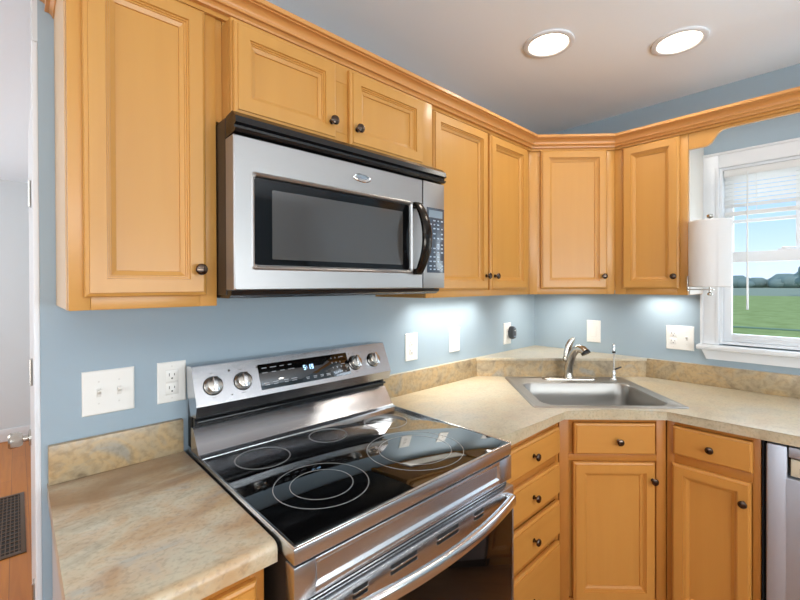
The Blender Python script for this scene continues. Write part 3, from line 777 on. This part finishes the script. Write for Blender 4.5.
for r_, zz in enumerate((1.650, 1.636, 1.622, 1.604, 1.588, 1.566, 1.552, 1.538, 1.522, 1.506, 1.490, 1.478)):
    for c_ in range(4):
        if (r_*5+c_*3) % 7 == 0: continue
        wd = (.010, .012, .007)[(r_+c_) % 3]
        b.box(FA, -1.4825+c_*.020-wd/2+.004, -1.4825+c_*.020+wd/2+.004, zz-.0022, zz+.0022, .4173, .4176)
b.build('key_print', mat('key_legend', srgb(168, 184, 200), .4), kp)

# ================================================================== counters
ZK = .914
def slab(pts, z0, z1, front_test, bev=.016):
    """pts plan outline, bevel the top and bottom edges where front_test(midpoint) holds"""
    b = bmesh.new()
    lo = [b.verts.new((x, y, z0)) for x, y in pts]; hi = [b.verts.new((x, y, z1)) for x, y in pts]
    k = len(pts); b.faces.new(lo[::-1]); b.faces.new(hi)
    for i in range(k): b.faces.new([lo[i], lo[(i+1) % k], hi[(i+1) % k], hi[i]])
    b.edges.ensure_lookup_table()
    ed = [e_ for e_ in b.edges if abs(e_.verts[0].co.z-z1) < 1e-5 and abs(e_.verts[1].co.z-z1) < 1e-5 and front_test((e_.verts[0].co+e_.verts[1].co)/2)]
    bmesh.ops.bevel(b, geom=ed, offset=bev, segments=5, profile=.5, affect='EDGES')
    b.verts.index_update()
    r = ([v.co.copy() for v in b.verts], [[v.index for v in f.verts] for f in b.faces]); b.free(); return r
cl = thing('countertop', (-2.31, -.3, ZK-.038), 'mottled brown stone laminate countertop at far left beside the range', 'countertop')
b = MB(); b.add(*slab([(-2.484, -.0005), (-2.484, -.635), (-2.164, -.635), (-2.164, -.0005)], ZK-.038, ZK, lambda c: c.y < -.6)); b.build('slab', M['lam'], cl, ang=30)
b = MB().box(FA, -2.482, -2.166, ZK+.0003, ZK+.100, .0005, .020, .002); b.build('backsplash', M['lamd2'], cl)

cr_ = thing('countertop', (-.5, -.5, ZK-.038), 'long cream stone laminate corner countertop that holds the sink', 'countertop')
b = MB()
s0, s1, tw = .545, 1.052, .290           # sink cut out (distance from the corner, half width)
def dp(t_, s_): p_ = FD(t_, 0, s_); return (p_.x, p_.y)
XR = X1+.006
mid = dp(0, (.924+.635)/S2)
L_ = [(-.0005, -.0005), (XR, -.0005), (XR, -.635), (-.924, -.635), mid, dp(0, s1), dp(-tw, s1), dp(-tw, s0), dp(0, s0)]
R_ = [(-.0005, -.0005), dp(0, s0), dp(tw, s0), dp(tw, s1), dp(0, s1), mid, (-.635, -.924), (-.635, -1.85), (-.0005, -1.85)]
def ft(c):
    s_ = -(c.x+c.y)/S2
    if abs(c.y+.635) < .002 and c.x < -.9: return True
    if abs(c.x+.635) < .002 and c.y < -.9: return True
    return s_ > 1.09 and abs(s_-1.1024) < .004
def isfront(c): return ft(c)
vL, fL = slab(L_, ZK-.038, ZK, isfront, .014); vR, fR = slab(R_, ZK-.038, ZK, isfront, .014)
b.add(vL, fL); b.add(vR, fR); b.build('slab', M['lam2'], cr_, ang=30)
sgd = .672
b = MB().box(FA, XR+.001, -sgd, ZK+.0003, ZK+.100, .0005, .020, .002)
b.box(FB, sgd, 1.85, ZK+.0003, ZK+.100, .0005, .020, .002)
b.prism(fz, [(-sgd, -.0205), (-.0205, -sgd), (-.0005, -sgd), (-sgd, -.0005)], ZK+.0003, ZK+.088)
b.build('backsplash', M['lamd'], cr_)
b = MB().prism(fz, [(-.0005, -.0005), (-sgd-.004, -.0005), (-sgd-.004, -.022), (-.022, -sgd-.004), (-.0005, -sgd-.004)], ZK+.0885, ZK+.101)
b.box(FA, XR+.001, -sgd-.0045, ZK+.1003, ZK+.1012, .0005, .0195).box(FB, sgd+.0045, 1.85, ZK+.1003, ZK+.1012, .0005, .0195)
b.build('corner_ledge', M['lam2'], cr_)

# ================================================================== base cabinets
def drawer_front(f, u0, u1, v0, v1, n, t, name='drawer', kn=True, ku=None, kv=None):
    o = panel_door(f, u0, u1, v0, v1, n+.0005, M['lower_h'], t, raised=False, name=name)
    if kn: knob(f, (u0+u1)/2 if ku is None else ku, (v0+v1)/2 if kv is None else kv, n+.0205, o)
    return o
def base_frame(f, u0, u1, n0, n1, rails, t, z0=.10, z1=.874, stile=.030, sr=None):
    b = MB(); sr = sr or stile
    b.box(f, u0, u0+stile, z0, z1, n0, n1, .001).box(f, u1-sr, u1, z0, z1, n0, n1, .001)
    for r0, r1 in rails: b.box(f, u0+stile, u1-sr, r0, r1, n0, n1, .001)
    b.build('face_frame', M['frame'], t)
ZK0 = ZK-.0385
# left base
t = thing('base_cabinet', (-2.31, -.3, 0), 'maple base cabinet under the far left countertop', 'cabinet')
MB().box(FA, -2.4755, -2.4725, 0.001, ZK0, .003, .588).build('end_panel', mat('grey_end_panel', srgb(176, 174, 172), .5), t)
MB().box(FA, -2.472, -2.180, .10, ZK0, .003, .588).box(FA, -2.472, -2.180, 0, .10, .003, .53).build('body', M['lower'], t)
base_frame(FA, -2.4725, -2.180, .589, .608, [(.10, .13), (.845, ZK0)], t, z1=ZK0, stile=.028)
o = panel_door(FA, -2.440, -2.200, .125, .850, .6085, M['lower'], t); knob(FA, -2.420, .77, .6290, o)
# drawer stack
t = thing('base_cabinet', (-1.15, -.3, 0), 'maple base cabinet of four stacked drawers right of the range', 'cabinet')
MB().box(FA, -1.388, -.917, .10, ZK0, .003, .588).box(FA, -1.388, -.917, 0, .10, .003, .53).build('body', M['lower'], t)
base_frame(FA, -1.388, -.917, .589, .608, [(.10, .125), (.385, .417), (.552, .580), (.703, .738), (.847, ZK0)], t, z1=ZK0)
for v0, v1 in ((.739, .847), (.578, .703), (.414, .549), (.128, .384)):
    drawer_front(FA, -1.370, -.938, v0, v1, .608, t)
# corner sink base
t = thing('corner_sink_base', (-.45, -.45, 0), 'diagonal maple corner base cabinet below the sink', 'cabinet')
db = 1.524/S2
MB().prism(fz, [(-.003, -.003), (-.912, -.003), (-.912, -.595), (-.595, -.912), (-.003, -.912)], .10, .70).prism(fz, [(-.003, -.003), (-.86, -.003), (-.86, -.53), (-.53, -.86), (-.003, -.86)], 0, .10).build('body', M['lower'], t)
hb = .304*S2/2
b = MB().box(FD, -hb, -hb+.038, .10, ZK0, db-.019, db, .001).box(FD, hb-.038, hb, .10, ZK0, db-.019, db, .001)
for r0, r1 in ((.10, .132), (.700, .727), (.860, ZK0)): b.box(FD, -hb+.038, hb-.038, r0, r1, db-.019, db, .001)
b.box(FD, -hb+.038, hb-.038, .727, .860, db-.019, db-.010)
b.build('face_frame', M['frame'], t)
drawer_front(FD, -.159, .166, .731, .858, db, t, name='false_drawer_front', ku=.015, kv=.789)
o = panel_door(FD, -.163, .165, .132, .699, db+.0005, M['lower'], t); knob(FD, .150, .632, db+.0205, o)
# right base
t = thing('base_cabinet', (-.3, -1.06, 0), 'maple base cabinet with drawer over door, beside the dishwasher', 'cabinet')
MB().box(FB, .917, 1.206, .10, ZK0, .003, .588).box(FB, .917, 1.206, 0, .10, .003, .53).build('body', M['lower'], t)
base_frame(FB, .917, 1.206, .589, .608, [(.10, .13), (.700, .745), (.858, ZK0)], t, z1=ZK0, stile=.026, sr=.022)
drawer_front(FB, .940, 1.186, .742, .856, .608, t, kv=.797)
o = panel_door(FB, .936, 1.182, .128, .706, .6085, M['lower'], t); knob(FB, 1.160, .632, .629, o)
# dishwasher
t = thing('dishwasher', (-.3, -1.52, 0), 'stainless steel dishwasher under the counter below the window', 'dishwasher')
MB().box(FB, 1.214, 1.822, .02, .868, .02, .575).box(FB, 1.2075, 1.213, .02, .868, .30, .59).build('tub', M['blackm'], t)
b = MB()
f0, f1 = 1.2225, 1.818
hx0, hx1, hz0 = 1.276, 1.764, .762
b.box(FB, f0, hx0, .11, .868, .578, .630, .006).box(FB, hx1, f1, .11, .868, .578, .630, .006)
b.box(FB, hx0-.008, hx1+.008, .11, hz0, .578, .630, .006)
dd_ = b.build('door', M['dw'], t)
MB().box(FB, hx0+.0025, hx1-.0025, .832, .868, .578, .628, .004).build('control_strip', M['dw'], dd_)
MB().box(FB, hx0+.001, hx1-.001, hz0-.001, .8315, .578, .596).build('handle_pocket', M['black'], dd_)
MB().box(FB, hx0+.008, hx0+.13, hz0+.006, .826, .5962, .620, .002).build('label', M['sticker'], dd_)
b = MB()
for i in range(4): b.box(FB, hx0+.030+i*.010, hx0+.037+i*.010, .782, .800, .6202, .6206)
b.build('label_print', M['sticker_ink'], dd_)
MB().box(FB, 1.222, 1.818, 0, .10, .02, .53).build('kick_plate', M['blackm'], t)

# ================================================================== sink
sk = thing('kitchen_sink', tuple(FD(0, ZK, .80)), 'single bowl stainless drop-in sink set diagonally in the corner counter', 'sink')
def sr(t0, t1, a0, a1_, r, z, k=6):
    f = Fr((0, 0, z), (1, -1, 0), (0, 0, 1), (-1, -1, 0)); return rrect(f, t0, t1, a0, a1_, r, 0, k)
so = (-.3175, .3175, .5176, 1.0766)
zr = ZK+.0006
def ins(q, i): return (q[0]+i, q[1]-i, q[2]+i, q[3]-i)
bi = (-.265, .265, .650, 1.040)
rl = [sr(*ins(so, .0), .018, zr), sr(*ins(so, .0), .018, zr+.0015), sr(*ins(so, .004), .016, zr+.0045), sr(*ins(so, .014), .014, zr+.005), sr(*ins(so, .018), .012, zr+.0035),
      sr(*ins(bi, -.006), .062, zr+.0035), sr(*bi, .058, zr+.002), sr(*ins(bi, .004), .056, zr-.004), sr(*ins(bi, .010), .054, zr-.06), sr(*ins(bi, .016), .052, zr-.150), sr(*ins(bi, .028), .045, zr-.168), sr(*ins(bi, .05), .035, zr-.174), sr(*ins(bi, .15), .02, zr-.178)]
b = MB().rings(rl, cap0=False, cap1=True)
bowl = b.build('basin', M['sink'], sk, ang=40)
dc_ = FD(0, zr-.1775, .84)
MB().lathe(dc_, (0, 0, 1), [(0, .045), (.003, .043), (.002, .030), (.0005, .004)], 28).build('drain', M['chrome'], sk)
# ------------------------------------------------------------------ faucet
fs = .572; ft_ = .013
fa = thing('faucet', tuple(FD(ft_, zr+.004, fs)), 'brushed chrome single lever kitchen faucet behind the sink', 'faucet')
zb_ = zr+.0036
rs = []
for dz, k in ((0, 1.0), (.004, 1.0), (.008, .93), (.010, .80)):
    f = Fr((0, 0, zb_+dz), (1, -1, 0), (0, 0, 1), (-1, -1, 0))
    rs.append(rrect(f, ft_-.141*(.5+.5*k), ft_+.141*(.5+.5*k), fs-.026*k, fs+.026*k, .0255*k, 0, 6))
MB().rings(rs).build('base_plate', M['nickel'], fa)
def fp(t_, z_, s_): return FD(ft_+t_, z_, fs+s_)
zz = zb_+.010
body = MB().lathe(fp(-.002, zz, 0), (0, 0, 1), [(0, .0265), (.008, .0255), (.014, .0235), (.030, .0225)], 24)
body.tube([fp(-.002, zz+.025, 0), fp(0, zz+.06, .002), fp(.005, zz+.095, .006), fp(.012, zz+.122, .012)], [.0225, .0225, .0225, .0215], 20)
body.build('body', M['nickel'], fa)
MB().tube([fp(.006, zz+.095, .006), fp(.014, zz+.128, .016), fp(.024, zz+.150, .030), fp(.036, zz+.160, .048), fp(.048, zz+.156, .066), fp(.054, zz+.146, .076)], [.020, .0205, .021, .0215, .0225, .0225], 20).build('spray_head', M['nickel'], fa)
MB().tube([fp(.054, zz+.147, .076), fp(.058, zz+.137, .081)], [.0238, .0238], 20).build('spray_ring', M['black'], fa)
MB().tube([fp(-.008, zz+.090, -.006), fp(-.006, zz+.125, -.008), fp(.001, zz+.160, -.010), fp(.014, zz+.190, -.010), fp(.028, zz+.203, -.010), fp(.034, zz+.204, -.008)], [.019, .020, .019, .015, .009, .004], 16, flat=((-1, -1, 0), .55)).build('lever', M['nickel'], fa)
MB().lathe(fp(-.018, zz+.098, 0), (-1, 1, 0), [(0, .014), (.010, .013), (.013, .008)], 18).build('lever_hub', M['nickel'], fa)
# ------------------------------------------------------------------ filtered water tap
tp = thing('water_tap', tuple(FD(.248, zr+.004, .572)), 'slim chrome filtered water tap at the right rear of the sink', 'faucet')
def wp(z_, t_=0, s_=0): return FD(.248+t_, z_, .572+s_)
MB().lathe(wp(zb_), (0, 0, 1), [(0, .019), (.004, .018), (.006, .013), (.028, .010), (.045, .009), (.050, .006)], 20).build('base', M['chrome'], tp)
MB().tube([wp(zb_+.045), wp(zb_+.12), wp(zb_+.150)], .0045, 12).build('stem', M['chrome'], tp)
MB().tube([wp(zb_+.148), wp(zb_+.182), wp(zb_+.189)], [.0085, .008, .004], 12).build('spout_tip', M['chrome'], tp)
MB().tube([wp(zb_+.140), wp(zb_+.149)], .0088, 12).build('collar', M['black'], tp)
MB().tube([wp(zb_+.052, .004), wp(zb_+.058, .018), wp(zb_+.066, .040)], [.0045, .0045, .0035], 10).build('lever', M['black'], tp)

# ------------------------------------------------------------------ paper towels
ph = thing('paper_towel_holder', (-.30, -.925, 1.41), 'metal wall mounted paper towel holder on the cabinet side by the window', 'towel holder')
pc = Vector((-.305, -1.006, 0)); tilt = Vector((.0, .0, 1))
MB().box(XY, -.32, -.28, 1.39, 1.46, -.928, -.9235, .001).box(XY, -.315, -.290, 1.395, 1.400, pc.y-.014, -.9285, .001).build('bracket', M['nickel'], ph)
MB().tube([(pc.x, pc.y, 1.388), (pc.x, pc.y, 1.722)], .0045, 12).build('rod', M['nickel'], ph)
MB().lathe((pc.x, pc.y, 1.388), (0, 0, -1), [(0, .006), (.003, .0055), (.006, .010), (.013, .011), (.017, .006)], 16).lathe((pc.x, pc.y, 1.712), (0, 0, 1), [(0, .008), (.006, .0125), (.014, .0125), (.018, .007)], 16).build('finial', M['nickel'], ph)
b = MB()
rs = []
for z, r in ((1.4085, .074), (1.413, .0775), (1.55, .0785), (1.696, .0785), (1.701, .075)):
    rs.append([Vector((pc.x+r*math.cos(2*P*i/48), pc.y+r*math.sin(2*P*i/48), z)) for i in range(48)])
inn = [[Vector((pc.x+.020*math.cos(2*P*i/48), pc.y+.020*math.sin(2*P*i/48), z)) for i in range(48)] for z in (1.701, 1.4085)]
b.rings(rs+inn+[rs[0]], False, False)
# loose last sheet hanging on the right side of the roll
b.rings([[Vector((pc.x+.0790*math.cos(a), pc.y+.0790*math.sin(a), z)) for a in [(-150+i*6)*P/180 for i in range(8)]]+[Vector((pc.x+.0800*math.cos(a), pc.y+.0800*math.sin(a), z)) for a in [(-150+i*6)*P/180 for i in range(8)][::-1]] for z in (1.412, 1.698)])
tag(b.build('paper_towel_roll', M['towel'], ang=30), 'full white paper towel roll standing upright on its holder beside the window', 'paper towels')

# ------------------------------------------------------------------ floor grille in the hall
vg = thing('floor_grille', (-2.75, 2.0, 0), 'dark metal air return grille set in the hall floor', 'floor vent')
gx0, gx1, gy0, gy1 = -3.02, -2.508, 1.575, 2.45
b = MB()
for a0, a1_, c0, c1 in ((gx0, gx0+.022, gy0, gy1), (gx1-.022, gx1, gy0, gy1), (gx0+.022, gx1-.022, gy0, gy0+.03), (gx0+.022, gx1-.022, gy1-.03, gy1)): b.box(XY, a0, a1_, 0.0003, .006, c0, c1, .001)
b.build('frame', M['grille'], vg)
b = MB(); x = gx0+.03
while x < gx1-.024:
    b.box(XY, x, x+.005, .0012, .0045, gy0+.03, gy1-.03); x += .018
y = gy0+.055
while y < gy1-.04:
    b.box(XY, gx0+.022, gx1-.022, .0012, .0040, y, y+.012); y += .05
b.build('bars', M['grille'], vg)
MB().box(XY, gx0+.02, gx1-.02, .0003, .0008, gy0+.028, gy1-.028).build('shaft', M['blackm'], vg)

GR = {'upper_cabinet': 'maple wall cabinets', 'base_cabinet': 'maple base cabinets', 'wall_outlet': 'white outlet plates above the counters', 'light_switch': 'white switch plates above the counters',
      'recessed_light': 'recessed ceiling lights', 'under_cabinet_light': 'light bars under the wall cabinets', 'countertop': 'stone laminate countertops'}
for o in scene.objects:
    if '_o' in o: del o['_o']
    k_ = o.name.split('.')[0]
    if o.parent is None and k_ in GR: o['group'] = GR[k_]
